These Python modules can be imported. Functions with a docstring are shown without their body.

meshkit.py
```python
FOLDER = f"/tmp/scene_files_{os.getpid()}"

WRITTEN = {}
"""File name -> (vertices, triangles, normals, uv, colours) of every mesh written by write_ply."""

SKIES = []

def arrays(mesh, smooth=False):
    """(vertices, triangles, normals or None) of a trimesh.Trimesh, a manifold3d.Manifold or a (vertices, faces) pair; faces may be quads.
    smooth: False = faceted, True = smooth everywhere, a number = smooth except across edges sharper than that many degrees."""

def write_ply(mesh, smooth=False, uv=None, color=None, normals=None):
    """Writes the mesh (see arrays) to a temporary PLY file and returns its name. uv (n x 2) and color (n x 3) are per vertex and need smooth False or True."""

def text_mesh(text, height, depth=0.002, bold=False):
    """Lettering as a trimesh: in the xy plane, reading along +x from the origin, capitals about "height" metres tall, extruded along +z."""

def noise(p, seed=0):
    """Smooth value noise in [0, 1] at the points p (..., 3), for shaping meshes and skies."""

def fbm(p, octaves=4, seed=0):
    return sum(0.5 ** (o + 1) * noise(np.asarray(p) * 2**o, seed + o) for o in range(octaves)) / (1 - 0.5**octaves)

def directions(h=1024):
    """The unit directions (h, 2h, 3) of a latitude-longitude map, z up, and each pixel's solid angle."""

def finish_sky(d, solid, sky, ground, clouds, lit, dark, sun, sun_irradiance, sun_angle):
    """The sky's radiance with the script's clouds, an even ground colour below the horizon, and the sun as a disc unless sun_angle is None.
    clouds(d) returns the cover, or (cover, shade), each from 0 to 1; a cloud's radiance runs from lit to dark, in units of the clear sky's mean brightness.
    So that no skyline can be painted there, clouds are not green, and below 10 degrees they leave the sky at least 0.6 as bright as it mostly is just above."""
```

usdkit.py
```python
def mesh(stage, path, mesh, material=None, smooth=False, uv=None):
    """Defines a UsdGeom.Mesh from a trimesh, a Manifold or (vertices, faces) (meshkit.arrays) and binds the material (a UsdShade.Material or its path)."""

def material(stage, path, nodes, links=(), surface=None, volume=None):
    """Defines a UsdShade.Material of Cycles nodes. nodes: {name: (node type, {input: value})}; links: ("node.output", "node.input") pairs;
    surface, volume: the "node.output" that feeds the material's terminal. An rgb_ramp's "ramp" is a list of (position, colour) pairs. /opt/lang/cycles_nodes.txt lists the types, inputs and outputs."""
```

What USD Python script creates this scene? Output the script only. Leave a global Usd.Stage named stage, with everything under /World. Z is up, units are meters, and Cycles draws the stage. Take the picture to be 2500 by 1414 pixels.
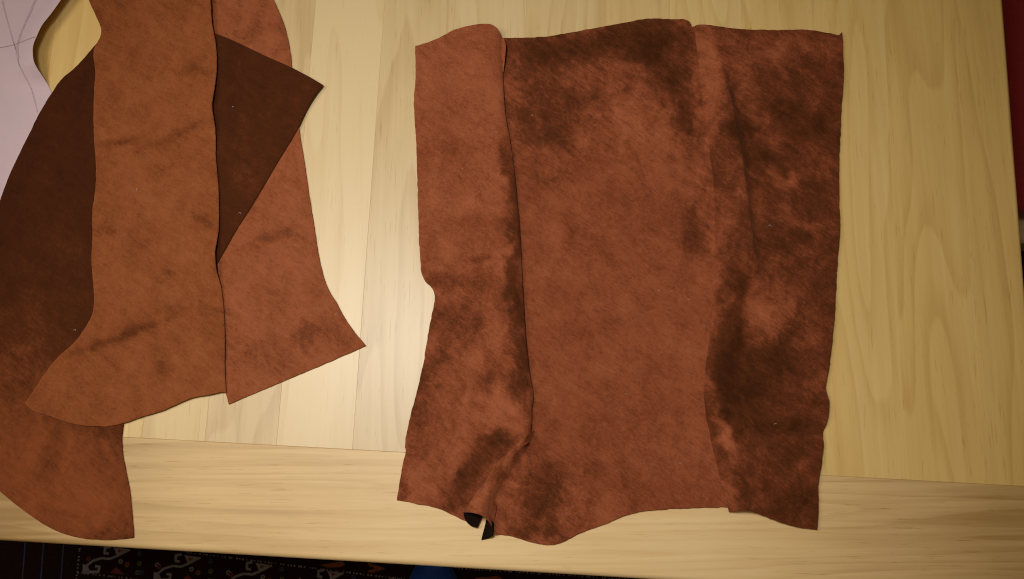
import math, random, numpy as np, trimesh, usdkit, meshkit, shapely
from shapely.geometry import Polygon, LineString, Point
from scipy.spatial import Delaunay, cKDTree
from pxr import Usd, UsdGeom, UsdLux, UsdShade, Gf, Sdf, Vt

# ------------------------------------------------------------------ stage, camera, light
stage = Usd.Stage.CreateInMemory()
UsdGeom.SetStageUpAxis(stage, UsdGeom.Tokens.z)
UsdGeom.SetStageMetersPerUnit(stage, 1.0)
UsdGeom.Xform.Define(stage, '/World')
UsdGeom.Scope.Define(stage, '/World/Looks')
rng = np.random.default_rng(7)
random.seed(7)

T = 0.74                                   # height of the table top
F, CX, CY = 2050.0, 1250.0, 707.0          # lens of the phone in photograph pixels
TILT = math.radians(11.2)
CAM = np.array([0.0, 0.0, T + 0.93])

cam = UsdGeom.Camera.Define(stage, '/World/camera')
cam.AddTranslateOp().Set(Gf.Vec3d(*CAM)); cam.AddRotateXOp().Set(math.degrees(TILT))
cam.CreateHorizontalApertureAttr(36.0); cam.CreateVerticalApertureAttr(36.0 * 579 / 1024)
cam.CreateFocalLengthAttr(36.0 * F / 2500)
cam.CreateClippingRangeAttr(Gf.Vec2f(0.02, 50))
cam.CreateFocusDistanceAttr(0.97); cam.CreateFStopAttr(10.0)
cam.CreateExposureAttr(0.0)

def P(px, py, z=T):
    """Where the line of sight through a point of the photograph meets the level z."""
    x, y = (px - CX) / F, -(py - CY) / F
    d = np.array([x, y * math.cos(TILT) + math.sin(TILT), y * math.sin(TILT) - math.cos(TILT)])
    return (CAM + d * ((z - CAM[2]) / d[2]))[:2]

def UNP(xy, z=T):
    """Photograph coordinates of points (n, 2) at level z."""
    v = np.column_stack([xy, np.full(len(xy), z)]) - CAM
    c, s = math.cos(TILT), math.sin(TILT)
    yc, zc = v[:, 1] * c + v[:, 2] * s, -v[:, 1] * s + v[:, 2] * c
    return np.column_stack([CX + F * v[:, 0] / -zc, CY - F * yc / -zc])

lx, ly = P(-760, 430)
lamp = UsdLux.DiskLight.Define(stage, '/World/ceiling_lamp')
lamp.AddTranslateOp().Set(Gf.Vec3d(lx, ly, T + 1.25))
lamp.AddRotateYOp().Set(-38)
lamp.CreateRadiusAttr(0.30); lamp.CreateNormalizeAttr(True)
lamp.CreateIntensityAttr(1.7); lamp.CreateColorAttr(Gf.Vec3f(1.0, 0.90, 0.75))
room = UsdLux.RectLight.Define(stage, '/World/ceiling_bounce')
room.AddTranslateOp().Set(Gf.Vec3d(-0.1, -0.45, 2.6))
room.CreateWidthAttr(2.6); room.CreateHeightAttr(2.6); room.CreateNormalizeAttr(True)
room.CreateIntensityAttr(2.8); room.CreateColorAttr(Gf.Vec3f(1.0, 0.64, 0.26))

qx, qy = P(720, 520)
spot = UsdLux.SphereLight.Define(stage, '/World/added_spot')  # unseen spot added for the bright centre and its falloff over the table
aim = np.array([*P(1180, 800), T]) - np.array([qx, qy, T + 1.2])
zax = -aim / np.linalg.norm(aim); xax = np.cross([0, 1, 0], zax); xax /= np.linalg.norm(xax); yax = np.cross(zax, xax)
spot.AddTransformOp().Set(Gf.Matrix4d(*xax, 0, *yax, 0, *zax, 0, qx, qy, T + 1.2, 1))
spot.CreateRadiusAttr(0.12); spot.CreateNormalizeAttr(True); spot.CreateIntensityAttr(11.3); spot.CreateColorAttr(Gf.Vec3f(1.0, 0.99, 0.96))
sh = UsdLux.ShapingAPI.Apply(spot.GetPrim()); sh.CreateShapingConeAngleAttr(40.5); sh.CreateShapingConeSoftnessAttr(1.0)

# ------------------------------------------------------------------ helpers
def numbered(path):
    if not stage.GetPrimAtPath(path): return path
    k = 1
    while stage.GetPrimAtPath(f'{path}_{k:03d}'): k += 1
    return f'{path}_{k:03d}'

def tag(prim, label=None, cat=None, group=None, kind=None):
    p = prim.GetPrim() if hasattr(prim, 'GetPrim') else prim
    for k, v in (('label', label), ('category', cat), ('group', group), ('kind', kind)):
        if v: p.SetCustomDataByKey(k, v)
    return p

def thing(name, label, cat, loc=(0, 0, 0), group=None):
    x = UsdGeom.Xform.Define(stage, numbered('/World/' + name))
    x.AddTranslateOp().Set(Gf.Vec3d(*map(float, loc)))
    tag(x, label, cat, group)
    return x.GetPrim()

def origin(prim):
    o = np.zeros(3)
    while prim and prim.GetPath() != Sdf.Path('/World') and prim.GetPath() != Sdf.Path.absoluteRootPath:
        xf = UsdGeom.Xformable(prim)
        if xf: o += np.array(xf.GetLocalTransformation().ExtractTranslation())
        prim = prim.GetParent()
    return o

def obj(name, mesh, mat, parent=None, smooth=False, attrs=None):
    """One Mesh prim; mesh is given in world coordinates."""
    path = numbered((str(parent.GetPath()) if parent else '/World') + '/' + name)
    if isinstance(mesh, trimesh.Trimesh): v, f = np.array(mesh.vertices), np.array(mesh.faces)
    else: v, f = np.asarray(mesh[0], float), np.asarray(mesh[1])
    if parent: v = v - origin(parent)
    m = usdkit.mesh(stage, path, (v, f), mat, smooth=smooth)
    for k, a in (attrs or {}).items():
        a = np.asarray(a, np.float32)
        api = UsdGeom.PrimvarsAPI(m)
        if a.ndim == 0: a = np.full(len(m.GetPointsAttr().Get()), a, np.float32)
        api.CreatePrimvar(k, Sdf.ValueTypeNames.FloatArray, 'vertex').Set(Vt.FloatArray.FromNumpy(a))
    return m.GetPrim()

def sstep(a, b, x):
    t = np.clip((x - a) / (b - a), 0, 1)
    return t * t * (3 - 2 * t)

def fn(x, y, s, seed=0, o=3):
    return meshkit.fbm(np.stack([x * s, y * s, np.zeros_like(x) + 0.37], -1), o, seed)

def curve(pts, closed=True, step=0.0015, corner=42):
    """A smooth dense line through pts that keeps its sharp corners."""
    p = np.asarray(pts, float); n = len(p); out = []
    segs = n if closed else n - 1
    def tangent(i):
        a, b, c = p[(i - 1) % n], p[i % n], p[(i + 1) % n]
        if not closed and (i == 0 or i == n - 1): return None
        u, v = b - a, c - b
        lu, lv = np.linalg.norm(u), np.linalg.norm(v)
        if np.degrees(np.arccos(np.clip(u @ v / (lu * lv), -1, 1))) > corner: return None
        t = u / lu * lv + v / lv * lu
        return t / np.linalg.norm(t)
    for i in range(segs):
        a, b = p[i], p[(i + 1) % n]
        L = np.linalg.norm(b - a); k = max(2, int(L / step))
        t0, t1 = tangent(i), tangent((i + 1) % n) if closed or i + 1 < n else None
        if t0 is None and t1 is None: t0 = t1 = (b - a) / L
        elif t0 is None: t0 = 2 * (b - a) / L - t1
        elif t1 is None: t1 = 2 * (b - a) / L - t0
        s = np.arange(k) / k; s = s[:, None]
        h = (2*s**3 - 3*s**2 + 1) * a + (s**3 - 2*s**2 + s) * L * t0 + (-2*s**3 + 3*s**2) * b + (s**3 - s**2) * L * t1
        out.append(h)
    if not closed: out.append(p[-1:])
    return np.vstack(out)

def sheet(outline, ztop, thick, spacing=0.0035, fray=0.0003, seed=0, rim=0.001, zlev=T, dense=None):
    """A soft sheet with a cut edge: outline in photograph coordinates, ztop(x, y) the height of its upper face. Returns vertices, faces and the photograph coordinates of the vertices."""
    c = curve([P(*q, zlev) for q in outline])
    nx = fn(c[:, 0], c[:, 1], 160, seed, 3) - .5; ny = fn(c[:, 0], c[:, 1], 160, seed + 9, 3) - .5
    c = c + np.column_stack([nx, ny]) * fray * 4
    poly = Polygon(c).buffer(0)
    if poly.geom_type != 'Polygon': poly = max(poly.geoms, key=lambda g: g.area)
    ring = np.array(poly.exterior.coords)[:-1]
    pts = [ring]
    for off, st in ((rim * .3, .0015), (rim * 1.0, .002), (rim * 2.4, .003)):
        g = poly.buffer(-off)
        for q in getattr(g, 'geoms', [g]):
            if q.is_empty: continue
            e = q.exterior; n = max(8, int(e.length / st))
            pts.append(np.array([e.interpolate(t, normalized=True).coords[0] for t in np.arange(n) / n]))
    x0, y0, x1, y1 = poly.bounds
    gx, gy = np.meshgrid(np.arange(x0, x1, spacing), np.arange(y0, y1, spacing * .866))
    gx[1::2] += spacing / 2
    g = np.column_stack([gx.ravel(), gy.ravel()])
    if dense is not None: g = np.vstack([g, dense])
    inner = poly.buffer(-rim * 2.4 - spacing * .45)
    g = g[shapely.contains_xy(inner, g[:, 0], g[:, 1])]
    pts.append(g + rng.uniform(-.1, .1, g.shape) * spacing)
    v2 = np.vstack(pts)
    tri = Delaunay(v2).simplices
    cen = v2[tri].mean(1)
    tri = tri[shapely.contains_xy(poly, cen[:, 0], cen[:, 1])]
    e1, e2 = v2[tri[:, 1]] - v2[tri[:, 0]], v2[tri[:, 2]] - v2[tri[:, 0]]
    cr = e1[:, 0] * e2[:, 1] - e1[:, 1] * e2[:, 0]
    tri[cr < 0] = tri[cr < 0][:, ::-1]
    tri = tri[np.abs(cr) > 1e-12]
    d = shapely.distance(poly.exterior, shapely.points(v2))
    d[:len(ring)] = 0
    z = ztop(v2[:, 0], v2[:, 1])
    dd = np.clip(d, 0, rim)
    zt = z - rim + np.sqrt(np.maximum(rim**2 - (rim - dd)**2, 0))
    zb = np.minimum(z - thick, zt - .0003)
    n = len(v2)
    V = np.vstack([np.column_stack([v2, zt]), np.column_stack([v2, zb])])
    r = np.arange(len(ring)); r2 = np.roll(r, -1)
    if poly.exterior.is_ccw: side = np.vstack([np.column_stack([r, r + n, r2 + n]), np.column_stack([r, r2 + n, r2])])
    else: side = np.vstack([np.column_stack([r, r2 + n, r + n]), np.column_stack([r, r2, r2 + n])])
    Fc = np.vstack([tri, tri[:, ::-1] + n, side])
    return V, Fc, UNP(V[:, :2], zlev)

def blobs(uv, base, items, warp=1.0, gain=1.0):
    """Where the nap is lighter or darker, with fold light and shade painted in at places: soft patches (x, y, rx, ry, degrees, amount) in the sheet's own plan."""
    val = np.full(len(uv), base, float)
    q = np.column_stack([uv, np.zeros(len(uv))])
    wx = (meshkit.fbm(q / 60, 5, 3) - .5) * 80 + (meshkit.fbm(q / 16, 3, 13) - .5) * 30
    wy = (meshkit.fbm(q / 60, 5, 5) - .5) * 80 + (meshkit.fbm(q / 16, 3, 15) - .5) * 30
    wx, wy = wx * warp, wy * warp
    for x, y, rx, ry, a, amt in items:
        amt = amt * gain; a = math.radians(a); dx, dy = uv[:, 0] + wx - x, uv[:, 1] + wy - y
        u, w = dx * math.cos(a) + dy * math.sin(a), -dx * math.sin(a) + dy * math.cos(a)
        val += amt * np.exp(-((u / rx)**2 + (w / ry)**2) ** 1.3)
    return val

def slab(corners, ztop, thick, edges):
    """A board: corners counterclockwise (n, 2); edges: per side ('r', radius) rounded or ('c', size) chamfered."""
    q = np.asarray(corners, float); n = len(q)
    levels = [0, .00012, .0003, .0006, .0012, .0022, .0035, .005, .0065]
    rings = []
    for d in levels + [thick - .002, thick]:
        off = []
        for kind, r in edges:
            if kind == 'r': off.append(r - math.sqrt(max(0, r * r - (r - d)**2)) if d < r else 0)
            else: off.append(max(0, r - d))
        if d >= thick: off = [o + .001 for o in off]
        pts = []
        for i in range(n):
            a, b, c = q[i - 1], q[i], q[(i + 1) % n]
            u, w = (b - a) / np.linalg.norm(b - a), (c - b) / np.linalg.norm(c - b)
            nu, nw = np.array([-u[1], u[0]]), np.array([-w[1], w[0]])
            o1, o2 = off[i - 1], off[i]
            if abs(u[0] * w[1] - u[1] * w[0]) < 1e-6:
                pts.append(b + nu * o1); continue
            A = np.array([u, -w]).T
            t = np.linalg.solve(A, (b + nw * o2) - (b + nu * o1))
            pts.append(b + nu * o1 + u * t[0])
        rings.append(np.column_stack([pts, np.full(n, ztop - d)]))
    V = np.vstack(rings); Fc = []
    for k in range(len(rings) - 1):
        for i in range(n):
            a, b = k * n + i, k * n + (i + 1) % n
            Fc += [[a, a + n, b + n], [a, b + n, b]]
    for i in range(n // 2 - 1 if n > 4 else 0):
        a, b, c, d = i, i + 1, n - 2 - i, n - 1 - i
        Fc += [[a, b, c], [a, c, d]]
    for i in range(1, n - 1):
        if n <= 4: Fc.append([0, i, i + 1])
        m = (len(rings) - 1) * n; Fc.append([m, m + i + 1, m + i])
    return trimesh.Trimesh(V, np.array(Fc), process=False)

def ribbon(pts, w, z, h=0.0008):
    """A flat raised band along a world polyline."""
    g = LineString(pts).buffer(w / 2, cap_style=2, join_style=1)
    return prism(g, z, h)

def prism(g, z, h):
    out = []
    for q in getattr(g, 'geoms', [g]):
        if q.is_empty or q.area < 1e-8: continue
        m = trimesh.creation.extrude_polygon(q, h, engine='earcut'); m.apply_translation([0, 0, z]); out.append(m)
    return trimesh.util.concatenate(out)

def rounded_box(lo, hi, r, n=5):
    import manifold3d as m3
    lo, hi = np.array(lo), np.array(hi)
    s = [m3.Manifold.sphere(r, 24).translate([float(x), float(y), float(z)]) for x in (lo[0]+r, hi[0]-r) for y in (lo[1]+r, hi[1]-r) for z in (lo[2]+r, hi[2]-r)]
    m = m3.Manifold.batch_hull(s).to_mesh()
    return trimesh.Trimesh(np.array(m.vert_properties[:, :3]), np.array(m.tri_verts), process=False)

# ------------------------------------------------------------------ materials
def L(name): return '/World/Looks/' + name

def leather(name, dark, mid, light, mottle=1.0, grain=1.0, sheen=.06, rough=.92, grain_scale=(120, 360, 160)):
    return usdkit.material(stage, L(name), {
        'pos': ('geometry', {}),
        'nap_and_shade': ('attribute', {'attribute': 'nap_and_shade'}),
        'mott': ('attribute', {'attribute': 'mott'}),
        'mp': ('mapping', {'scale': (1.15, .85, 1.0), 'rotation': (0, 0, .5)}), 'q1': ('math', {'math_type': 'multiply'}), 'q2': ('math', {'math_type': 'multiply'}),
        'n1': ('noise_texture', {'scale': 34.0, 'detail': 9.0, 'roughness': .72, 'distortion': .5}),
        'n2': ('noise_texture', {'scale': 105.0, 'detail': 6.0, 'roughness': .72, 'distortion': .4}),
        'mn': ('mapping', {'scale': (.45, 1.5, 1.0)}), 'mf0': ('mapping', {'rotation': (0, 0, .62)}), 'mf': ('mapping', {'scale': grain_scale}),
        'n3': ('noise_texture', {'scale': 2.2, 'detail': 4.0, 'roughness': .75}),
        'a1': ('math', {'math_type': 'multiply_add', 'value2': 1.30 * mottle, 'value3': -.65 * mottle}),
        'a2': ('math', {'math_type': 'multiply_add', 'value2': .80 * mottle, 'value3': -.40 * mottle}),
        'a3': ('math', {'math_type': 'multiply_add', 'value2': .70 * grain, 'value3': -.35 * grain}),
        's1': ('math', {'math_type': 'add'}), 's2': ('math', {'math_type': 'add'}), 's3': ('math', {'math_type': 'add'}),
        'ramp': ('rgb_ramp', {'ramp': [(0.0, tuple(.8 * d for d in dark)), (0.16, tuple(.95 * d + .05 * m for d, m in zip(dark, mid))), (0.38, tuple(.58 * d + .42 * m for d, m in zip(dark, mid))), (0.54, mid), (0.72, tuple(.55 * m + .45 * l for m, l in zip(mid, light))), (1.0, light)]}),
        'bump': ('bump', {'strength': .35, 'distance': .0006}),
        'bmix': ('math', {'math_type': 'add'}),
        'p': ('principled_bsdf', {'roughness': rough, 'specular_ior_level': .12, 'sheen_weight': sheen, 'sheen_roughness': .45, 'sheen_tint': (1.0, .62, .42), 'diffuse_roughness': .6}),
    }, [('pos.position', 'mp.vector'), ('mp.vector', 'n1.vector'), ('mf0.vector', 'mn.vector'), ('mn.vector', 'n2.vector'), ('pos.position', 'mf0.vector'), ('mf0.vector', 'mf.vector'), ('mf.vector', 'n3.vector'),
        ('n1.fac', 'a1.value1'), ('n2.fac', 'a2.value1'), ('n3.fac', 'a3.value1'),
        ('a1.value', 'q1.value1'), ('mott.fac', 'q1.value2'), ('a2.value', 'q2.value1'), ('mott.fac', 'q2.value2'), ('nap_and_shade.fac', 's1.value1'), ('q1.value', 's1.value2'), ('s1.value', 's2.value1'), ('q2.value', 's2.value2'), ('s2.value', 's3.value1'), ('a3.value', 's3.value2'),
        ('s3.value', 'ramp.fac'), ('ramp.color', 'p.base_color'),
        ('n3.fac', 'bmix.value1'), ('n2.fac', 'bmix.value2'), ('bmix.value', 'bump.height'), ('bump.normal', 'p.normal')], surface='p.BSDF')

SUEDE = leather('brown_suede', (.070, .0185, .0042), (.230, .0590, .0220), (.440, .137, .060), mottle=1.0)
SUEDE_EVEN = leather('even_tan_suede', (.105, .0275, .0080), (.235, .066, .0195), (.375, .121, .041), mottle=.62)
SUEDE_RED = leather('reddish_suede', (.120, .033, .0115), (.295, .084, .032), (.425, .140, .060), mottle=.62)
FLESH = leather('dark_flesh_side', (.056, .0135, .0032), (.110, .0280, .0072), (.300, .082, .026), mottle=.55, grain=.8, sheen=.10)

def wood(name, turn, c0, c1, c2, ringy=1.0, ring=(11.0, 1.6, 1.0), streak=.5, spec=.8, pores=.34, pale=None):
    pale = pale or (c0, c1, c2)
    return usdkit.material(stage, L(name), {
        'pos': ('geometry', {}),
        'seed': ('attribute', {'attribute': 'seed'}), 'tone': ('attribute', {'attribute': 'tone'}),
        'cx': ('math', {'math_type': 'multiply', 'value2': 3.71}), 'cy': ('math', {'math_type': 'multiply', 'value2': 1.93}),
        'off': ('combine_xyz', {'z': 0.0}),
        'rot': ('mapping', {'rotation': (0, 0, turn)}),
        'add': ('vector_math', {'math_type': 'add'}),
        'mr': ('mapping', {'scale': ring}),
        'rn': ('noise_texture', {'scale': 1.0, 'detail': 1.6, 'roughness': .45, 'distortion': .15}),
        'rm': ('math', {'math_type': 'multiply', 'value2': 9.0}),
        'rf': ('math', {'math_type': 'fraction'}),
        'rr': ('rgb_ramp', {'ramp': [(0.0, (.25,)*3), (0.55, (.45,)*3), (0.82, (.95,)*3), (0.93, (1,)*3), (1.0, (.25,)*3)]}),
        'rw': ('rgb_to_bw', {}),
        'ms': ('mapping', {'scale': (150.0, 5.0, 1.0)}),
        'sn': ('noise_texture', {'scale': 1.0, 'detail': 4.0, 'roughness': .6, 'distortion': .3}),
        'mk': ('mapping', {'scale': (520.0, 26.0, 1.0)}),
        'kn': ('noise_texture', {'scale': 1.0, 'detail': 3.0, 'roughness': .6}),
        'kr': ('rgb_ramp', {'ramp': [(0.0, (0,)*3), (0.62, (0,)*3), (0.69, (1,)*3), (1.0, (1,)*3)]}),
        'kw': ('rgb_to_bw', {}),
        'mb': ('noise_texture', {'scale': 5.0, 'detail': 3.0}),
        'e1': ('math', {'math_type': 'multiply_add', 'value2': .30 * ringy, 'value3': -.15 * ringy}),
        'e2': ('math', {'math_type': 'multiply_add', 'value2': streak, 'value3': -streak / 2}),
        'e3': ('math', {'math_type': 'multiply_add', 'value2': pores, 'value3': 0.0}),
        'e4': ('math', {'math_type': 'multiply_add', 'value2': .30, 'value3': -.15}),
        't1': ('math', {'math_type': 'add'}), 't2': ('math', {'math_type': 'add'}), 't3': ('math', {'math_type': 'add'}), 't4': ('math', {'math_type': 'add'}),
        'ramp': ('rgb_ramp', {'ramp': [(0.0, c0), (0.45, c1), (1.0, c2)]}),
        'ramp2': ('rgb_ramp', {'ramp': [(0.0, pale[0]), (0.45, pale[1]), (1.0, pale[2])]}),
        'hue': ('attribute', {'attribute': 'hue'}), 'hmix': ('mix_color', {}),
        'bump': ('bump', {'strength': .25, 'distance': .0003}),
        'p': ('principled_bsdf', {'roughness': .41, 'specular_ior_level': spec}),
    }, [('seed.fac', 'cx.value1'), ('seed.fac', 'cy.value1'), ('cx.value', 'off.x'), ('cy.value', 'off.y'),
        ('pos.position', 'rot.vector'), ('rot.vector', 'add.vector1'), ('off.vector', 'add.vector2'),
        ('add.vector', 'mr.vector'), ('mr.vector', 'rn.vector'), ('rn.fac', 'rm.value1'), ('rm.value', 'rf.value1'), ('rf.value', 'rr.fac'), ('rr.color', 'rw.color'), ('rw.val', 'e1.value1'),
        ('add.vector', 'ms.vector'), ('ms.vector', 'sn.vector'), ('sn.fac', 'e2.value1'),
        ('add.vector', 'mk.vector'), ('mk.vector', 'kn.vector'), ('kn.fac', 'kr.fac'), ('kr.color', 'kw.color'), ('kw.val', 'e3.value1'),
        ('add.vector', 'mb.vector'), ('mb.fac', 'e4.value1'),
        ('tone.fac', 't1.value1'), ('e1.value', 't1.value2'), ('t1.value', 't2.value1'), ('e2.value', 't2.value2'), ('t2.value', 't3.value1'), ('e3.value', 't3.value2'), ('t3.value', 't4.value1'), ('e4.value', 't4.value2'),
        ('t4.value', 'ramp.fac'), ('t4.value', 'ramp2.fac'), ('hue.fac', 'hmix.fac'), ('ramp2.color', 'hmix.a'), ('ramp.color', 'hmix.b'), ('hmix.result', 'p.base_color'), ('sn.fac', 'bump.height'), ('bump.normal', 'p.normal')], surface='p.BSDF')

def plain(name, color, rough=.7, noise_amt=.25, scale=60.0, spec=.3, sheen=0.0):
    c = np.array(color)
    return usdkit.material(stage, L(name), {
        'pos': ('geometry', {}), 'n': ('noise_texture', {'scale': scale, 'detail': 5.0, 'roughness': .65}),
        'r': ('rgb_ramp', {'ramp': [(0.25, tuple(c * (1 - noise_amt))), (0.75, tuple(np.minimum(1, c * (1 + noise_amt))))]}),
        'b': ('bump', {'strength': .3, 'distance': .0008}),
        'p': ('principled_bsdf', {'roughness': rough, 'specular_ior_level': spec, 'sheen_weight': sheen})},
        [('pos.position', 'n.vector'), ('n.fac', 'r.fac'), ('r.color', 'p.base_color'), ('n.fac', 'b.height'), ('b.normal', 'p.normal')], surface='p.BSDF')

# ------------------------------------------------------------------ floor, rug
FLOOR = plain('dark_floor_boards', (.030, .018, .012), .5)
obj_floor = obj('floor', trimesh.creation.box([6, 6, .1], trimesh.transformations.translation_matrix([0, 0, -.05])), FLOOR)
tag(obj_floor, kind='structure')

RZ = .010
PILE = plain('near_black_wool_pile', (.022, .011, .012), .95, .5, 240, .05)
GREYW = plain('grey_wool', (.25, .24, .30), .95, .45, 240, .05)
REDW = plain('dull_red_wool', (.20, .05, .05), .95, .45, 240, .05)
BLUEW = plain('dull_blue_wool', (.06, .08, .20), .95, .45, 240, .05)
ORANGEW = plain('rust_orange_wool', (.26, .08, .025), .95, .45, 240, .05)
GREENW = plain('dull_green_wool', (.14, .16, .08), .95, .45, 240, .05)
rug = thing('patterned_rug', 'dark woven rug with grey hooked motifs on the floor past the table edge', 'rug', (0, -.5, 0))
obj('pile', rounded_box([-1.6, -1.5, -.0005], [1.5, .35, RZ], .004), PILE, rug, smooth=40)
RP = lambda x, y: P(x, y, RZ)
def rz1(zx, zy, ox, oy): return RP(ox + zx / 6.25, oy + zy / 6.25)
per = (RP(491, 1360) - RP(317, 1342) + RP(664, 1380) - RP(491, 1360)) / 2
down = RP(300, 1460) - RP(312, 1352)                    # across the border
hook_line = np.array([rz1(x, y, 0, 1294) for x, y in [(1980, 300), (1780, 400), (1680, 440), (1550, 430), (1420, 470), (1330, 540), (1290, 600), (1265, 640)]])
hook_low = np.array([rz1(x, y, 0, 1294) for x, y in [(1265, 635), (1380, 640), (1500, 640), (1520, 560), (1455, 550)]])
hook_top = np.array([rz1(x, y, 0, 1294) for x, y in [(1690, 255), (1605, 270), (1600, 355), (1660, 362)]])
tri_top = np.array([rz1(x, y, 0, 1294) for x, y in [(1735, 265), (1980, 300), (1790, 400)]])
tri_low = np.array([rz1(x, y, 0, 1294) for x, y in [(1265, 520), (1340, 540), (1375, 625), (1265, 635)]])
tri_red = np.array([rz1(x, y, 0, 1294) for x, y in [(1680, 655), (1890, 675), (1780, 565)]])
tri_in = np.array([rz1(x, y, 0, 1294) for x, y in [(1800, 300), (1880, 310), (1810, 350)]])
flower = [(1840, 480), (2130, 510), (2130, 360), (2100, 650), (2400, 530), (1350, 440), (1940, 530), (2160, 650)]
for k in range(-1, 10):
    for row in (0, 1):
        o = per * k + row * down
        if row == 0 and k > 7: continue
        a = RP(250, 1380) + o
        uvp = UNP(a[None], RZ)[0]
        if uvp[0] < -60 or uvp[0] > 1650 or uvp[1] > 1500: continue
        if row == 0 and k < 0: continue
        m = trimesh.util.concatenate([ribbon(hook_line + o, .0042, RZ), ribbon(hook_low + o, .0048, RZ), ribbon(hook_top + o, .0045, RZ),
                                      prism(Polygon(tri_top + o).buffer(0), RZ, .0011), prism(Polygon(tri_low + o).buffer(0), RZ, .0011)])
        tag(obj('hook_motif', m, GREYW, rug), kind='stuff')
        obj('triangle', prism(Polygon(tri_red + o), RZ, .0009), REDW, rug); obj('triangle', prism(Polygon(tri_in + o), RZ + .0002, .0012), REDW, rug)
        for j, (fx, fy) in enumerate(flower):
            c = rz1(fx, fy, 0, 1294) + o
            r = .0031
            pet = shapely.union_all([Point(c + r * np.array([math.cos(t), math.sin(t)])).buffer(r * .55, 3) for t in np.arange(5) * 1.257 + j])
            obj('flower', prism(pet, RZ, .0008), (GREYW, GREENW, BLUEW, GREENW, GREYW, REDW, ORANGEW, BLUEW)[j], rug)
def dots(a, b, step=9.0, r=2.1):
    a, b = np.array(a, float), np.array(b, float); n = int(np.linalg.norm(b - a) / step); out = []
    for i in range(n):
        q = a + (b - a) * (i + .3 * rng.uniform(-1, 1)) / n
        out.append(prism(Point(RP(*q)).buffer(rng.uniform(.0011, .0019), 3), RZ, .0008))
    return tag(obj('dotted_line', trimesh.util.concatenate(out), GREYW, rug), kind='stuff')
dots((190, 1398), (420, 1424)); dots((460, 1349), (1060, 1424)); dots((1095, 1386), (1560, 1416)); dots((196, 1330), (184, 1440))
for pts in ([(785, 1380), (835, 1372), (842, 1378), (828, 1384), (800, 1384)], [(900, 1376), (938, 1388), (905, 1398), (900, 1394), (922, 1388), (902, 1380)], [(1160, 1412), (1215, 1408), (1230, 1416), (1180, 1424)], [(1400, 1432), (1440, 1425), (1450, 1432)]):
    obj('arrow_motif', prism(Polygon([RP(*p) for p in pts]).buffer(.001), RZ, .0009), ORANGEW, rug)
for x in (59, 104, 153):
    obj('stripe', ribbon([RP(x + 4, 1310), RP(x - 6, 1440)], .0022, RZ, .0006), BLUEW, rug)

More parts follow.
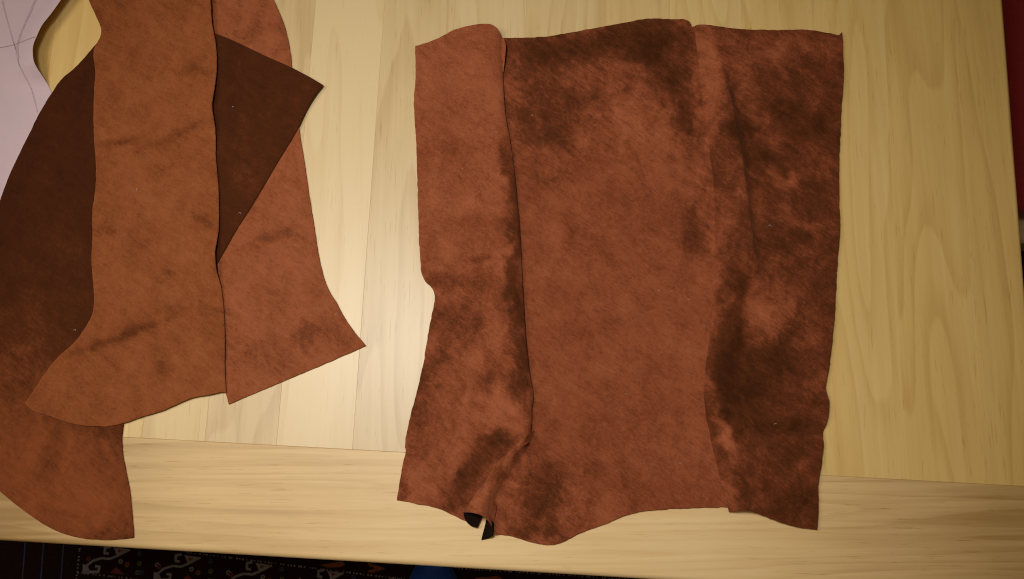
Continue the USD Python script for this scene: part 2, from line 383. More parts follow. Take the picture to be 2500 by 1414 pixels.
# ------------------------------------------------------------------ stool, slipper
RED = plain('dark_red_upholstery', (.33, .030, .036), .9, .2, 300, .1, .2)
PALE = plain('pale_birch_frame', (.75, .60, .40), .45, .12, 30, .4)
s0 = P(2440, 514, .47); s1 = P(2498, 540, .44)
sx, sy = P(2452, 0, .47)[0] - .03, s0[1]
stool = thing('upholstered_stool', 'dark red padded seat on a pale wooden frame right of the table', 'stool', (sx + .2, sy + .2, 0))
obj('seat_cushion', rounded_box([sx, sy, .41], [sx + .42, sy + .46, .475], .02), RED, stool, smooth=True)
obj('seat_frame', rounded_box([sx - .012, sy - .034, .345], [sx + .432, sy + .475, .412], .012), PALE, stool, smooth=True)
for i in (0, 1):
    for j in (0, 1):
        cx_, cy_ = sx + .03 + i * .36, sy + .01 + j * .42
        m = trimesh.creation.cone(.0, 0) if False else trimesh.creation.cylinder(.018, .345, sections=16)
        m.vertices[:, :2] *= np.where(m.vertices[:, 2:3] < 0, .75, 1.0)
        m.apply_translation([cx_, cy_, .1725]); obj('leg', m, PALE, stool, smooth=40)

BLUE = plain('bright_blue_felt', (.012, .11, .95), .55, .45, 45, .4, .2)
sole_m = plain('dark_rubber', (.015, .015, .018), .8)
tc = P(1056, 1352, .045)
slip = thing('blue_slipper', 'blue rounded slipper toe showing past the table edge on the rug', 'slipper', (tc[0], tc[1] - .13, 0))
def slipper():
    n, m = 28, 40; V = []
    for i in range(n + 1):
        t = i / n; y = tc[1] - t * .27
        w = .050 * min(1, math.sqrt(max(0, 1 - (1 - min(t / .32, 1))**2)) ) * (1 - .22 * sstep(.5, .8, t)) * (1 if t < .85 else math.sqrt(max(.001, 1 - ((t - .85) / .15)**2)))
        h = .022 + .035 * sstep(0, .5, t)
        for j in range(m):
            a = 2 * math.pi * j / m
            wob = 1 + .05 * (meshkit.noise(np.array([t * 9, math.cos(a) * 2, math.sin(a) * 2]), 4) - .5)
            V.append([tc[0] + w * math.cos(a) * wob, y, RZ + .015 + h * max(math.sin(a), -.25) * wob * min(1, w / .02)])
    Fc = [[i * m + j, i * m + (j + 1) % m, (i + 1) * m + (j + 1) % m, (i + 1) * m + j] for i in range(n) for j in range(m)]
    V = np.array(V); Fc = np.array(Fc)
    return V, Fc[:, ::-1]
obj('upper', slipper(), BLUE, slip, smooth=True)
so = np.array([[tc[0] + .052 * math.cos(a) * (1 if math.sin(a) > -.2 else .85), tc[1] - .135 + .14 * math.sin(a)] for a in np.linspace(0, 2 * math.pi, 48, endpoint=False)])
obj('sole', prism(Polygon(so), RZ + .001, .012), sole_m, slip)

# ------------------------------------------------------------------ table
WOOD = wood('pale_beech_staves', 0.0, (.80, .585, .240), (.70, .478, .165), (.51, .315, .084), 1.15, (13.0, 1.7, 1.0), .58, .72, .34, ((.69, .535, .315), (.60, .450, .238), (.45, .30, .135)))
WOODX = wood('pale_beech_end_board', math.pi / 2, (.84, .645, .360), (.70, .490, .235), (.38, .23, .080), .55, (24.0, 1.0, 1.0), .62, .45, .20)
S0, S1 = P(330, 1068.5), P(2500, 1187)               # joint of the staves and the end board
B0, B1 = P(0, 1321), P(1540, 1413)                   # front edge
R0, R1 = P(2451, 0), P(2500, 640)                    # right edge
def meet(a, b, c, d):
    u, v = b - a, d - c
    t = np.linalg.solve(np.array([u, -v]).T, c - a)
    return a + u * t[0]
tb = thing('wooden_table', 'pale glued-stave wooden table with a cross-grain end board', 'table', (0, .1, 0))
axis = P(771, 0) - P(675, 1085); axis = axis / np.linalg.norm(axis)
raxis = (R0 - R1) / np.linalg.norm(R0 - R1)
seams = [-760, -575, -390, -205, -20, 165, 345, 500, 676, 862, 1052, 1245, 1440, 1632, 1824, 2016, 2208, 2398]
TOPY = 1.0
ends = []
for k, x in enumerate(seams):
    b = P(x, 1075); f = np.clip((x - 675) / (2500 - 675), 0, 1)
    ax = axis * (1 - f) + raxis * f
    ends.append((meet(S0, S1, b, b + ax), b + ax * ((TOPY - b[1]) / ax[1])))
ends.append((meet(S0, S1, R0, R1), R1 + raxis * ((TOPY - R1[1]) / raxis[1])))
hues = [1, 1, 1, 1, 1, .7, .4, .2, .25, .18, .22, .3, .5, .7, .85, .95, 1, 1]
tones = [.3, .45, .35, .5, .3, .4, .44, .50, .02, .48, .30, .36, .50, .33, .42, .36, .44, .52]
g = 0.0
for k in range(len(ends) - 1):
    (a0, a1), (b0, b1) = ends[k], ends[k + 1]
    u = np.array([1.0, 0]); n_ = np.array([0, 1.0])
    q = [a0 + u * g + n_ * g, b0 - u * g + n_ * g, b1 - u * g, a1 + u * g]
    last = k == len(ends) - 2
    m = slab(q, T, .028, [('c', .0002), ('r', .0055) if last else ('c', .0002), ('c', .0004), ('c', .0002)])
    obj('stave', m, WOOD, tb, attrs={'seed': k * 1.37 + .4, 'tone': tones[k], 'hue': hues[k]})
left = np.array([ends[0][0][0], 0]);
def on(a, b, x): return a + (b - a) * ((x - a[0]) / (b[0] - a[0]))
cornerR = meet(B0, B1, R0, R1); sR = ends[-1][0]; xl = ends[0][0][0]
fr = np.linspace(0, 1, 9)
low = [on(B0, B1, xl) + (cornerR - on(B0, B1, xl)) * t for t in fr]
top_l, top_r = on(S0, S1, xl) - np.array([0, g]), sR - np.array([0, g])
top = [top_r + (top_l - top_r) * t for t in fr]
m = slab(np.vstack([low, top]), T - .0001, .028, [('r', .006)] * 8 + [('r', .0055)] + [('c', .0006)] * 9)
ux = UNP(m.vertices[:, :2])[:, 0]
obj('end_board', m, WOODX, tb, attrs={'seed': 11.3, 'tone': np.interp(ux, [-300, 60, 600, 1100, 1700, 2150, 2450], [.98, .92, .46, .30, .22, .60, .92])})  # ends toned down: corner light falloff put into the colour, browner wood at right
for (x, y) in ((xl + .1, on(B0, B1, xl)[1] + .1), (cornerR[0] - .1, cornerR[1] + .12), (xl + .1, TOPY - .1), (cornerR[0] - .15, TOPY - .1)):
    m = trimesh.creation.box([.06, .06, T - .028]); m.apply_translation([x, y, (T - .028) / 2]); obj('leg', m, WOODX, tb, attrs={'seed': 3.3, 'tone': .4})

# ------------------------------------------------------------------ paper
PAPER = plain('white_pattern_paper', (.66, .52, .59), .85, .03, 25, .2)
PENCIL = plain('soft_pencil_grey', (.26, .20, .26), .9, .3, 400)
FAINT = plain('smudged_pencil_grey', (.52, .40, .45), .9, .25, 400)
paper_out = [(184, 0), (165, 28), (147, 53), (125, 81), (112, 108), (104, 129), (103, 153), (107, 176), (116, 200), (127, 228), (150, 300), (140, 430), (60, 560), (-120, 640), (-300, 620), (-320, 200), (-300, -150), (100, -220), (200, -120), (195, -40)]
pedge = LineString([P(*q) for q in paper_out[:11]])
def paper_z(x, y):
    d = shapely.distance(pedge, shapely.points(np.column_stack([x, y])))
    uv = UNP(np.column_stack([x, y]))
    lift = .019 * np.exp(-(d / .035)**1.5) * (1 - sstep(165, 218, uv[:, 1])) * (1 - sstep(0, 60, uv[:, 0] - 190))
    return T + .0005 + lift + .0012 * fn(x, y, 12, 4) * (1 - sstep(120, 300, uv[:, 1]))
pv, pf, puv = sheet(paper_out, paper_z, .00022, .006, .00005, 3, .0002)
pat = thing('pattern_paper', 'white paper pattern with pencil lines curling up beside the leather', 'paper', (*P(0, 100), T))
obj('paper_sheet', (pv, pf), PAPER, pat, smooth=True)
def drawn(pts, w, mat):
    c = curve([P(*q) for q in pts], closed=False, step=.002)
    d = np.gradient(c, axis=0); nrm = np.column_stack([-d[:, 1], d[:, 0]]) / np.linalg.norm(d, axis=1)[:, None]
    wv = w * (.6 + .8 * fn(c[:, 0], c[:, 1], 150, 8))[:, None]
    l, r = c + nrm * wv / 2, c - nrm * wv / 2
    v = np.vstack([np.column_stack([q, paper_z(q[:, 0], q[:, 1]) + .0003]) for q in (l, r)]); n = len(c)
    f = [[i, i + n, i + n + 1] for i in range(n - 1)] + [[i, i + n + 1, i + 1] for i in range(n - 1)]
    obj('pencil_line', (v, np.array(f)), mat, pat)
drawn([(7, -40), (8, 0), (17, 37), (29, 74), (43, 110), (55, 140), (62, 171), (71, 199), (81, 230), (92, 275)], .0016, FAINT)
drawn([(40, 104), (46, 118), (52, 132), (58, 155), (63, 174)], .0012, PENCIL)
drawn([(105, -10), (92, 18), (83, 46), (72, 74), (61, 103), (57, 125), (60, 156)], .0030, FAINT)
drawn([(-60, 126), (0, 122), (44, 119), (77, 115), (109, 110)], .0007, PENCIL)
drawn([(76, 62), (70, 82), (64, 96)], .0012, PENCIL)

# ------------------------------------------------------------------ leather cut-outs on the left
und = [(233, 108), (202, 144), (173, 173), (155, 188), (126, 227), (97, 274), (72, 325), (47, 375), (22, 429), (0, 487), (-40, 600), (-75, 760), (-80, 930), (-60, 1080), (-30, 1165), (0, 1200), (22, 1220), (55, 1245), (102, 1278), (145, 1300), (182, 1311), (233, 1318), (291, 1317), (326, 1313), (322, 1256), (316, 1198), (307, 1151), (300, 1114), (297, 1074), (300, 1045), (305, 1000), (310, 900), (320, 700), (330, 400), (330, 120), (300, 80), (262, 84)]
def und_z(x, y):
    uv = UNP(np.column_stack([x, y]))
    return T + .0025 + .0010 * fn(x, y, 14, 21) * (1 - sstep(140, 230, uv[:, 0]))
v, f, uv = sheet(und, und_z, .0017, .004, .0003, 31, zlev=T + .0025)
mot = 1.0
nap_and_shade = blobs(uv, .26, [(150, 1210, 300, 210, 0, .58), (30, 1000, 170, 150, 0, .30), (250, 1240, 100, 90, 0, .06), (40, 840, 110, 90, 0, .10), (130, 690, 130, 120, 0, .13), (120, 560, 100, 80, 0, .05), (190, 160, 60, 80, 0, -.06), (120, 1090, 30, 80, 30, -.15), (115, 1150, 20, 40, 30, -.12), (100, 860, 120, 100, 0, .12), (40, 760, 80, 60, 0, .06)])
tag(obj('leather_cutout', (v, f), FLESH, attrs={'nap_and_shade': nap_and_shade, 'mott': mot}, smooth=True), 'dark brown leather piece lying lowest at the left with a reddish rounded lower lobe', 'leather')

sec = [(505, -60), (500, 0), (500, 90), (500, 160), (500, 500), (500, 800), (500, 920), (525, 945), (551, 955), (559, 988), (613, 965), (682, 936), (801, 886), (895, 845), (866, 810), (841, 774), (821, 736), (808, 716), (794, 684), (788, 662), (779, 623), (772, 579), (763, 522), (752, 451), (743, 390), (734, 335), (725, 250), (714, 166), (711, 137), (705, 101), (696, 65), (685, 36), (669, 0), (655, -40), (640, -90), (560, -100)]
def sec_z(x, y): return T + .0023 + .0008 * fn(x, y, 14, 25)
v, f, uv = sheet(sec, sec_z, .0017, .003, .0003, 41)
mot = 1.0
nap_and_shade = blobs(uv, .60, [(690, 640, 60, 50, 0, .08), (650, 870, 60, 40, 0, -.10), (690, 565, 40, 25, 10, -.22), (760, 800, 40, 30, 0, -.14), (600, 60, 80, 60, 0, -.05), (800, 850, 60, 40, 0, -.08)])
tag(obj('leather_cutout', (v, f), SUEDE_RED, attrs={'nap_and_shade': nap_and_shade, 'mott': mot}, smooth=True), 'reddish suede piece with pointed lower right corner, under the dark triangle', 'leather')

tri_o = [(530, 83), (650, 137), (714, 166), (790, 209), (768, 238), (750, 267), (729, 310), (675, 400), (610, 510), (577, 561), (541, 624), (528, 645), (505, 660), (495, 500), (495, 200), (505, 75)]
def tri_z(x, y):
    uv = UNP(np.column_stack([x, y]))
    return T + .0046 + .0010 * fn(x, y, 12, 28) - .0006 * sstep(700, 790, uv[:, 0]) + .003 * np.exp(-((uv[:, 0] - 770) / 40)**2 - ((uv[:, 1] - 230) / 50)**2)
v, f, uv = sheet(tri_o, tri_z, .0016, .0035, .0001, 47, zlev=T + .0045)
mot = 1.0
nap_and_shade = blobs(uv, .32, [(620, 400, 70, 120, 0, .10), (600, 480, 50, 60, 0, .08), (600, 180, 60, 60, 0, -.05)])
tag(obj('leather_scrap', (v, f), FLESH, attrs={'nap_and_shade': nap_and_shade, 'mott': mot}, smooth=True), 'dark brown pointed leather triangle sticking out from under the boot-shaped piece', 'leather')

strip = [(216, 0), (234, 40), (246, 74), (242, 94), (233, 108), (231, 180), (228, 252), (229, 343), (233, 397), (231, 469), (225, 510), (225, 572), (223, 644), (228, 716), (224, 767), (202, 807), (177, 839), (144, 868), (101, 922), (72, 965), (58, 984), (80, 1002), (113, 1013), (145, 1025), (189, 1037), (233, 1041), (269, 1040), (302, 1033), (345, 1018), (393, 1004), (436, 985), (465, 973), (509, 965), (545, 958), (552, 958), (550, 897), (550, 825), (547, 760), (541, 702), (532, 659), (530, 626), (536, 572), (537, 518), (536, 469), (530, 397), (528, 307), (523, 267), (528, 224), (532, 173), (528, 101), (523, 72), (518, 0), (512, -60), (400, -90), (200, -60)]
def strip_z(x, y):
    uv = UNP(np.column_stack([x, y])); u, w = uv[:, 0], uv[:, 1]
    z = T + .0048 + .0032 * sstep(400, 500, u) * (1 - sstep(640, 760, w)) + .0006 * sstep(430, 520, u)
    right = np.exp(-((u - 540) / 42)**2)
    z += right * (.0045 * np.exp(-((w - 265) / 70)**2) + .0045 * np.exp(-((w - 625) / 55)**2) + .0035 * np.exp(-((w - 20) / 70)**2) + .0015 * np.exp(-((w - 850) / 90)**2))
    z += .0022 * (fn(x, y, 9, 33) - .3)
    for (ax, ay, bx, by, dep, wd) in ((170, 842, 430, 755, .0007, 9), (232, 362, 345, 340, .0006, 8), (400, 345, 520, 300, .0005, 10), (470, 525, 525, 560, .0009, 8)):
        t = np.clip(((u - ax) * (bx - ax) + (w - ay) * (by - ay)) / ((bx - ax)**2 + (by - ay)**2), 0, 1)
        d = np.hypot(u - ax - t * (bx - ax), w - ay - t * (by - ay))
        z -= dep * .7 * np.exp(-(d / wd / 1.3)**2) * np.sin(np.clip(t, .05, .95) * math.pi)
        z += dep * .7 * np.exp(-((d - wd * 1.8) / wd)**2) * np.sin(np.clip(t, .05, .95) * math.pi)
    return z - .0012 * (1 - sstep(58, 130, u))
v, f, uv = sheet(strip, strip_z, .0017, .0027, .0003, 51, zlev=T + .005)
mot = 1.0
nap_and_shade = blobs(uv, .66, [(300, 820, 150, 9, -19, -.24), (330, 800, 40, 14, -19, -.15), (415, 758, 30, 16, 0, -.25), (290, 350, 60, 9, -10, -.22), (430, 330, 90, 10, -22, -.25), (480, 175, 40, 16, 0, -.18), (360, 190, 25, 20, 0, -.12), (500, 545, 40, 10, 35, -.26), (460, 160, 30, 16, -30, -.2), (410, 670, 20, 14, 0, -.18), (350, 600, 20, 12, -40, -.16), (270, 560, 40, 14, 5, -.16), (420, 470, 100, 60, 0, .06), (480, 640, 60, 60, 0, .09), (380, 960, 120, 50, 0, .07), (520, 800, 30, 25, 0, -.14), (400, 900, 25, 30, 0, -.16), (330, 250, 120, 120, 0, .03), (260, 40, 60, 50, 0, -.10), (440, 20, 60, 40, 0, -.10), (285, 352, 60, 18, -8, -.12), (300, 815, 130, 22, -19, -.10)], .3, .8)
tag(obj('boot_shaped_cutout', (v, f), SUEDE_EVEN, attrs={'nap_and_shade': nap_and_shade, 'mott': mot}, smooth=True), 'light tan boot-shaped suede strip lying on top of the left pile', 'leather')

# ------------------------------------------------------------------ the big folded hide on the right
hide = thing('folded_suede_hide', 'large rust brown suede hide with folded sides and a rolled pleat at lower left', 'leather', (*P(1530, 700), T))
inner = [(1225, 92), (1229, 200), (1236, 290), (1246, 345), (1254, 400), (1262, 470), (1270, 560), (1274, 640), (1278, 720), (1284, 820), (1292, 900), (1301, 955), (1299, 1009), (1297, 1056), (1292, 1078)]
ctr = [(1225, 92), (1270, 92), (1320, 90), (1400, 78), (1500, 60), (1590, 48), (1640, 50), (1672, 51), (1684, 57), (1689, 68), (1740, 90), (1800, 200), (1820, 600), (1800, 900), (1790, 1200), (1775, 1239), (1663, 1242), (1572, 1249), (1529, 1258), (1482, 1278), (1409, 1305), (1358, 1329), (1300, 1325), (1256, 1311), (1207, 1306), (1205, 1285), (1214, 1228), (1195, 1180), (1180, 1100), (1185, 700), (1190, 300), (1205, 110)]
L1 = [(1690, 60), (1697, 120), (1706, 190), (1716, 270), (1728, 350), (1738, 430), (1743, 520), (1745, 620), (1742, 720), (1734, 820), (1722, 920), (1722, 990), (1735, 1060), (1752, 1140), (1768, 1200), (1780, 1251)]
def ctr_z(x, y):
    uv = UNP(np.column_stack([x, y])); u, w = uv[:, 0], uv[:, 1]
    z = T + .0022 + .0016 * fn(x, y, 10, 61)
    z += .0035 * np.exp(-((w - 70) / 45)**2) * sstep(1500, 1600, u) * (1 - sstep(1660, 1700, u))
    z += .0022 * np.exp(-((w - 1200) / 70)**2 - ((u - 1290) / 90)**2)
    return z
v, f, uv = sheet(ctr, ctr_z, .0017, .0024, .0005, 61, zlev=T + .002)
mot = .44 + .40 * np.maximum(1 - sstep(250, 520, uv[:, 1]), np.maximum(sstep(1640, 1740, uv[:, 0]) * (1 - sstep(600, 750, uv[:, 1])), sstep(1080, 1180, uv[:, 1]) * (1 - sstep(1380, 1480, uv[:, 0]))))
nap_and_shade = blobs(uv, .60, [(1440, 105, 240, 46, -5, -.22), (1300, 210, 100, 130, 0, -.34), (1370, 300, 90, 50, -20, -.26), (1280, 130, 70, 50, 0, -.2), (1560, 95, 200, 55, -6, -.36), (1620, 140, 80, 70, 20, -.36), (1655, 230, 45, 80, -20, -.38), (1690, 330, 34, 70, -10, -.36), (1460, 130, 90, 40, 0, -.16), (1410, 240, 70, 40, -20, -.12), (1590, 340, 110, 60, 20, .12), (1530, 300, 50, 40, 0, .05), (1450, 380, 60, 40, 0, -.06),
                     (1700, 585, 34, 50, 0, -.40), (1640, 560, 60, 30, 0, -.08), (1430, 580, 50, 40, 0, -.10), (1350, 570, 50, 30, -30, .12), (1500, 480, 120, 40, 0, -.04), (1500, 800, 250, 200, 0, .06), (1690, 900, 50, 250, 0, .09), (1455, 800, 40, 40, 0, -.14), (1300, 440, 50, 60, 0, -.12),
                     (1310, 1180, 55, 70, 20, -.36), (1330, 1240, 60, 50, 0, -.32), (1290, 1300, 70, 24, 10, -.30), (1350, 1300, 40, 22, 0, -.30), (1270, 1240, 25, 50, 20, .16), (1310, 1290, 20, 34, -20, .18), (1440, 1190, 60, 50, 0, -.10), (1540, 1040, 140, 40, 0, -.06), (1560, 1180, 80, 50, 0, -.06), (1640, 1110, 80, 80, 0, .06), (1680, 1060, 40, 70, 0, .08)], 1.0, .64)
obj('centre_panel', (v, f), SUEDE, hide, attrs={'nap_and_shade': nap_and_shade, 'mott': mot}, smooth=True)

flap = [(1013, 110), (1045, 102), (1080, 88), (1110, 75), (1150, 70), (1195, 71), (1212, 77)] + [(x, y) for x, y in inner] + [(1270, 1095), (1245, 1118), (1222, 1145), (1195, 1190), (1170, 1240), (1168, 1289), (1133, 1271), (1104, 1258), (1074, 1243), (1024, 1231), (968, 1222), (975, 1180), (984, 1130), (991, 1105), (989, 1085), (992, 1060), (1003, 1010), (1018, 955), (1034, 880), (1047, 800), (1058, 745), (1061, 720), (1056, 706), (1040, 690), (1030, 670), (1027, 640), (1022, 560), (1018, 430), (1015, 330), (1010, 260), (1014, 180)]
inl = LineString([P(*q) for q in inner])
def flap_z(x, y):
    uv = UNP(np.column_stack([x, y])); u, w = uv[:, 0], uv[:, 1]
    d = shapely.distance(inl, shapely.points(np.column_stack([x, y])))
    amp = (.0105 + .0040 * np.exp(-((w - 900) / 220)**2) + .002 * np.exp(-((w - 110) / 80)**2)) * (1 - sstep(1085, 1200, w) * .75)
    r = .0150
    dd = np.clip(d, 0, r)
    roll_ = np.sqrt(np.maximum(1 - (1 - dd / r)**2, 0)) * (1 - .3 * sstep(1070, 1110, w)) + .3 * sstep(1070, 1110, w)
    z = T + .0040 + amp * np.exp(-(np.maximum(d - r, 0) / .040)**1.7) * roll_ - .0014 * sstep(.0, .06, d)
    z += .0024 * np.exp(-((w - 1120) / 60)**2 - ((u - 1190) / 70)**2) * 0
    z += .0028 * (fn(x, y, 11, 71) - .3) + .0012 * (fn(x, y, 35, 72, 2) - .5)
    lump = np.exp(-((u - 1025) / 28)**2 - ((w - 650) / 60)**2)
    z += .004 * lump + .003 * np.exp(-((u - 1000) / 22)**2 - ((w - 1110) / 50)**2)
    return z
dn = np.vstack([curve([P(x - o, y) for x, y in inner], closed=False, step=.0022) for o in (4, 8, 12, 17, 23)])
v, f, uv = sheet(flap, flap_z, .0017, .0024, .0005, 71, dense=dn, zlev=T + .004)
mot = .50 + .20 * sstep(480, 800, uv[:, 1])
nap_and_shade = blobs(uv, .66, [(1110, 170, 80, 70, 0, .05), (1190, 270, 30, 60, 0, .08), (1120, 360, 100, 30, 0, -.10), (1100, 490, 80, 40, 0, .08), (1130, 540, 50, 26, 20, -.15), (1230, 570, 30, 30, 0, -.16), (1180, 620, 24, 14, -30, -.28), (1060, 690, 60, 18, 10, -.28), (1140, 690, 60, 30, 10, -.22), (1200, 700, 40, 40, 30, -.2), (1110, 650, 40, 40, 0, .08), (1100, 780, 70, 50, 30, -.24), (1180, 770, 50, 40, 0, -.18), (1258, 620, 20, 130, -4, -.50), (1250, 430, 16, 90, -8, -.46), (1272, 770, 24, 80, -4, -.46), (1266, 910, 28, 80, -6, -.50), (1060, 900, 50, 90, 10, -.20), (1020, 980, 26, 120, 12, -.32), (1140, 930, 60, 50, 30, -.10), (1210, 920, 40, 60, -30, -.10), (1180, 990, 60, 40, 0, .12), (1240, 990, 40, 50, 0, .14), (1100, 1010, 60, 30, 0, -.08),  # narrow dark bands beside the inner edge paint the shaded side of the fold
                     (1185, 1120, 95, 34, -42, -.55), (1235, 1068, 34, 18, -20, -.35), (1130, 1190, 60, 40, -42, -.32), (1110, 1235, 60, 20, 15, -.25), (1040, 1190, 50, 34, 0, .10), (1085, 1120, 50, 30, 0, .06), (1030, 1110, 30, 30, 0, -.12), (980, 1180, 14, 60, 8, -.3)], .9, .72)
obj('folded_flap', (v, f), SUEDE, hide, attrs={'nap_and_shade': nap_and_shade, 'mott': mot}, smooth=True)

L2 = [(1752, 160), (1768, 230), (1784, 310), (1797, 390), (1808, 470), (1817, 550), (1829, 640), (1836, 700)]
l2 = LineString([P(*q) for q in L2]); l1 = LineString([P(*q) for q in L1])
right = L1[::-1] + [(1720, 58), (1760, 63), (1800, 68), (1900, 72), (1990, 73), (2030, 80), (2050, 84), (2057, 77), (2060, 130), (2061, 200), (2056, 260), (2053, 330), (2050, 400), (2050, 470), (2052, 560), (2046, 640), (2041, 740), (2034, 830), (2025, 900), (2019, 955), (2025, 975), (2024, 1000), (2018, 1040), (2012, 1062), (2012, 1085), (2006, 1140), (1999, 1190), (2000, 1240), (1996, 1293), (1960, 1290), (1920, 1280), (1870, 1262), (1830, 1248), (1800, 1246)]
def right_z(x, y):
    uv = UNP(np.column_stack([x, y])); u, w = uv[:, 0], uv[:, 1]
    q = shapely.points(np.column_stack([x, y]))
    xl2 = np.interp(w, [p[1] for p in L2], [p[0] for p in L2]); xl1 = np.interp(w, [p[1] for p in L1], [p[0] for p in L1])
    a = sstep(120, 260, w) * (1 - sstep(610, 730, w))
    z = T + .0052 + .0022 * (fn(x, y, 10, 81) - .3) + .0010 * (fn(x, y, 32, 82, 2) - .5)
    t = (u - xl1) / np.maximum(xl2 - xl1, 10)
    ridge = np.where(t < 1, sstep(-.1, .85, t), 1 - sstep(1, 1.36, t))
    z += .0130 * a * ridge
    soft = np.exp(-((u - xl1 - 32) / 30)**2) * sstep(640, 780, w)
    z += .0085 * soft
    z += .0020 * np.exp(-((w - 1010) / 26)**2) * sstep(1880, 2010, u) - .0030 * np.exp(-((w - 1052) / 14)**2) * sstep(1900, 2000, u)
    k1 = np.abs((u - 1725) * .93 - (w - 960) * .37 - 5)
    z += .0022 * np.exp(-(k1 / 12)**2) * sstep(960, 1040, w) + .0022 * np.exp(-((k1 - 42) / 14)**2) * sstep(1080, 1180, w)
    z -= .0030 * (1 - sstep(0, 10, u - xl1)) * (1 - sstep(0, 200, w - 1000) * .4)
    z += .004 * np.exp(-((u - 2060) / 12)**2 - ((w - 78) / 12)**2)
    return z
dn = np.vstack([curve([P(x + o, y) for x, y in L2], closed=False, step=.0022) for o in (-12, -7, -3, 0, 2, 4, 6, 9, 12)])
v, f, uv = sheet(right, right_z, .0017, .0024, .0005, 81, dense=dn, zlev=T + .0065)
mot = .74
nap_and_shade = blobs(uv, .34, [(1890, 110, 150, 50, 0, .22), (1815, 190, 50, 45, 0, .20), (1725, 170, 34, 120, -8, .28), (1735, 290, 28, 70, -10, .22), (1880, 160, 60, 40, 0, .08), (2000, 130, 50, 50, 0, .08), (1910, 440, 36, 34, 0, .36), (1870, 350, 60, 30, -20, .16), (1840, 260, 34, 40, 0, .18), (1990, 230, 40, 30, 0, .10), (1990, 400, 40, 40, 0, .08), (1815, 325, 44, 34, 0, -.17), (1785, 215, 16, 40, -20, -.15), (1800, 320, 18, 26, 0, -.12), (1900, 250, 50, 20, 0, -.18), (1980, 300, 60, 34, 0, -.20), (1850, 385, 60, 34, 20, -.22), (1890, 400, 40, 30, 0, -.1),  # lighter strips paint the lit face of the pleat, narrow dark ones its shadow
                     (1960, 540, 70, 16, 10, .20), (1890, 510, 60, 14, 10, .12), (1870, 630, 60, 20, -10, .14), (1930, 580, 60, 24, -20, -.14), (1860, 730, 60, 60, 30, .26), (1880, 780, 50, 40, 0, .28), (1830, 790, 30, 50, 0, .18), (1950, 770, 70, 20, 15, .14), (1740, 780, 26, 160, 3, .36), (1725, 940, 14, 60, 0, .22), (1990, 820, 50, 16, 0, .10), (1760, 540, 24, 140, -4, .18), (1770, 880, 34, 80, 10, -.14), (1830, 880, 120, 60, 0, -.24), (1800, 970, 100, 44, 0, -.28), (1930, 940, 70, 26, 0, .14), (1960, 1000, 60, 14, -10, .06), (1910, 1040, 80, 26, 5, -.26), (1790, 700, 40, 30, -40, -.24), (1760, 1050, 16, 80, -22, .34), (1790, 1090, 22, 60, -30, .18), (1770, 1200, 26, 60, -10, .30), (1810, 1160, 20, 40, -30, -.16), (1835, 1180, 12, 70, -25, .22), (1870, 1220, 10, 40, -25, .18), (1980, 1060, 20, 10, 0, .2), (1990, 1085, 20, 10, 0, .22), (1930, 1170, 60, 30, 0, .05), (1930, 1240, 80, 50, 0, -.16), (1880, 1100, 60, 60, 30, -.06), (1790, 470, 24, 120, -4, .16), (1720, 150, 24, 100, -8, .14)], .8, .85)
obj('folded_flap', (v, f), SUEDE, hide, attrs={'nap_and_shade': nap_and_shade, 'mott': mot}, smooth=True)

# rolled pleat: an arched sheet with an open mouth
def roll():
    ns, nt, nk = 40, 28, 2
    Lp = curve([P(*q) for q in [(1286, 1058), (1264, 1084), (1243, 1104), (1220, 1125), (1176, 1187), (1150, 1222), (1131, 1250)]], False, .0005)
    Rp = curve([P(*q) for q in [(1306, 1052), (1292, 1092), (1275, 1120), (1256, 1154), (1232, 1195), (1216, 1230), (1208, 1270), (1205, 1306)]], False, .0005)
    V = []
    for layer in (0, 1):
        for i in range(ns + 1):
            s = i / ns
            a, b = Lp[int(s * (len(Lp) - 1))], Rp[int(s * (len(Rp) - 1))]
            h = (.0030 + .0215 * s ** 1.3) - layer * .0018
            zl, zr = float(flap_z(a[:1], a[1:])[0]) + .0010, float(ctr_z(b[:1], b[1:])[0]) - .0006
            for j in range(nt + 1):
                t = j / nt
                arch = math.sin(math.pi / 2 * t / .36) ** .6 if t < .36 else (1 + math.cos(math.pi * (t - .36) / .64)) / 2
                z = zl * (1 - t) + zr * t + h * arch - layer * .0006
                xy = a + (b - a) * (t if layer == 0 else .03 + .94 * t)
                fwd = (Lp[-1] - Lp[-20]); fwd = fwd / np.linalg.norm(fwd)
                mouth = sstep(.8, 1, s) * (-.0105 * math.sin(math.pi * t) ** .8)
                xy = xy + fwd * mouth
                V.append([*xy, z + .0008 * (meshkit.noise(np.array([s * 6, t * 4, 1.0]), 5) - .5)])
    V = np.array(V); n1 = nt + 1; N = (ns + 1) * n1; Fc = []
    for i in range(ns):
        for j in range(nt):
            a = i * n1 + j; Fc.append([a, a + n1, a + n1 + 1, a + 1]); Fc.append([a + N, a + N + 1, a + N + n1 + 1, a + N + n1])
    for j in range(nt):
        a = ns * n1 + j; Fc.append([a, a + N, a + N + 1, a + 1])
    for i in range(ns):
        a = i * n1; Fc.append([a, a + N, a + N + n1, a + n1]); a = i * n1 + nt; Fc.append([a, a + n1, a + N + n1, a + N])
    return V, np.array(Fc)
v, f = roll(); uv = UNP(v[:, :2])
mot = 1.0
nap_and_shade = blobs(uv, .58, [(1180, 1230, 30, 40, 30, .18), (1200, 1270, 20, 30, 0, -.10), (1230, 1160, 30, 40, 30, -.06), (1260, 1100, 30, 20, -40, .12)])
obj('rolled_pleat', (v, f), SUEDE, hide, attrs={'nap_and_shade': nap_and_shade, 'mott': mot}, smooth=True)
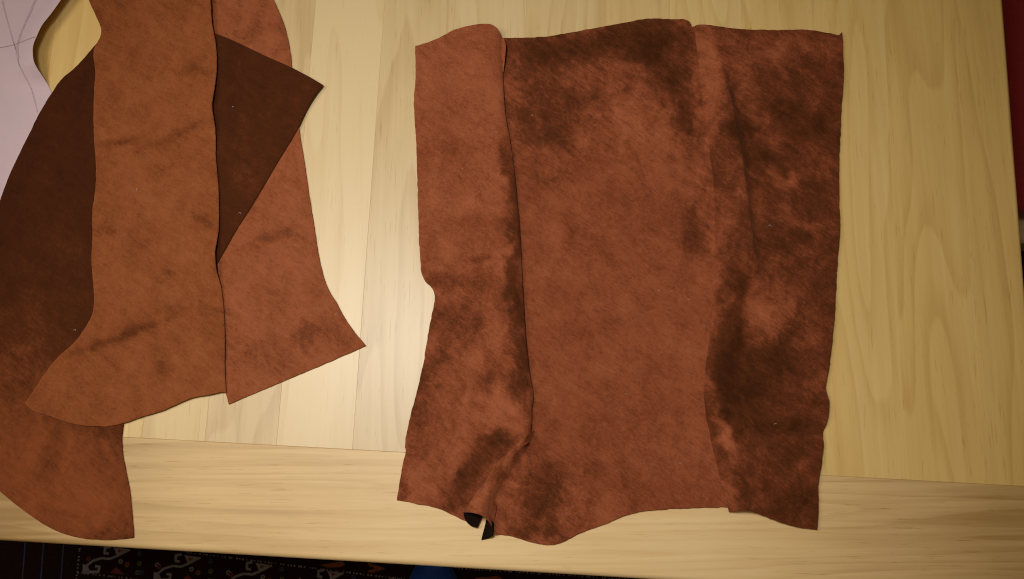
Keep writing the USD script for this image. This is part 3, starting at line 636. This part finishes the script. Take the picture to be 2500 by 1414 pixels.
lip1 = [(1132, 1251), (1152, 1243), (1182, 1254), (1172, 1274), (1166, 1288), (1150, 1283), (1140, 1274)]
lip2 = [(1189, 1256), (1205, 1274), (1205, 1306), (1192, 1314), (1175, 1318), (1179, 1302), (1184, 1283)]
SHADED_LIP = leather('mouth_shade_leather', (.012, .0045, .0022), (.03, .010, .004), (.06, .02, .008), mottle=.2, grain=.4, sheen=.0)  # deep shade inside the pleat mouth put into the leather colour
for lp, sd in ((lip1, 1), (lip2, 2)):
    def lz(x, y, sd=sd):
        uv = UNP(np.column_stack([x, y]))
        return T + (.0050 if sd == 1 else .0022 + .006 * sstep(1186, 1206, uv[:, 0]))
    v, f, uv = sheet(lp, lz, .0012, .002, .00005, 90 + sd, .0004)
    obj('shaded_pleat_lip', (v, f), SHADED_LIP, hide, attrs={'nap_and_shade': np.full(len(v), .02), 'mott': 1.0}, smooth=True)

# ------------------------------------------------------------------ lint
LINT = plain('pale_lint', (.55, .46, .44), .8, .1)
def lint(px, py, zf, label, group, big=1.0):
    r = np.random.default_rng(int(px * 7 + py))
    c = P(px, py); a = r.uniform(0, 6.28); Lh = r.uniform(.0012, .0022) * big; pts = []
    for t in np.linspace(-1, 1, 7):
        b = a + t * r.uniform(.4, .9)
        xy = c + Lh * t * np.array([math.cos(b), math.sin(b)])
        pts.append([*xy, zf(xy[:1], xy[1:])[0] + .0004 + .0004 * (1 - t * t)])
    pts = np.array(pts); V, Fc = [], []
    for i, p in enumerate(pts):
        d = pts[min(i + 1, 6)] - pts[max(i - 1, 0)]; n = np.array([-d[1], d[0], 0]); n /= np.linalg.norm(n)
        for k in range(5):
            an = k * 1.2566; V.append(p + (.00019 * (n * math.cos(an) + np.array([0, 0, 1]) * math.sin(an))))
    for i in range(6):
        for k in range(5): Fc.append([i * 5 + k, i * 5 + (k + 1) % 5, i * 5 + 5 + (k + 1) % 5, i * 5 + 5 + k])
    tag(obj('lint_fibre', (np.array(V), np.array(Fc)), LINT, smooth=True), label, 'lint', group)
for px, py, zf, where, big in (
    (350, 207, strip_z, 'on the boot-shaped tan strip above its upper crease', 1), (338, 466, strip_z, 'on the boot-shaped tan strip below its upper crease', 1),
    (572, 265, tri_z, 'in the upper part of the dark leather triangle', .8), (590, 523, tri_z, 'near the lower tip of the dark leather triangle', .8),
    (187, 806, und_z, 'on the dark lowest piece beside the boot-shaped strip', 1), (821, 768, sec_z, 'on the reddish piece near its curved right edge', 1),
    (1300, 285, ctr_z, 'on the dark upper left of the hide centre panel', .7),
    (1527, 962, ctr_z, 'low in the middle of the centre panel of the hide', .8), (1660, 1131, ctr_z, 'near the bottom right of the centre panel of the hide', .8),
    (1212, 335, flap_z, 'by the inner edge of the hide left flap', 1), (1130, 417, flap_z, 'in the middle of the upper left flap of the hide', 1),
    (1876, 553, right_z, 'on the upper half of the dark right flap of the hide', 1), (1888, 1034, right_z, 'on the lower half of the dark right flap of the hide', .8)):
    lint(px, py, zf, 'tiny pale lint fibre ' + where, 'lint fibres on the leather', big)
for px, py in ((1608, 712), (1637, 712), (1680, 733)):
    lint(px, py, ctr_z, 'pale lint fibre, one of three close together right of the hide centre', 'three lint fibres close together', .8)
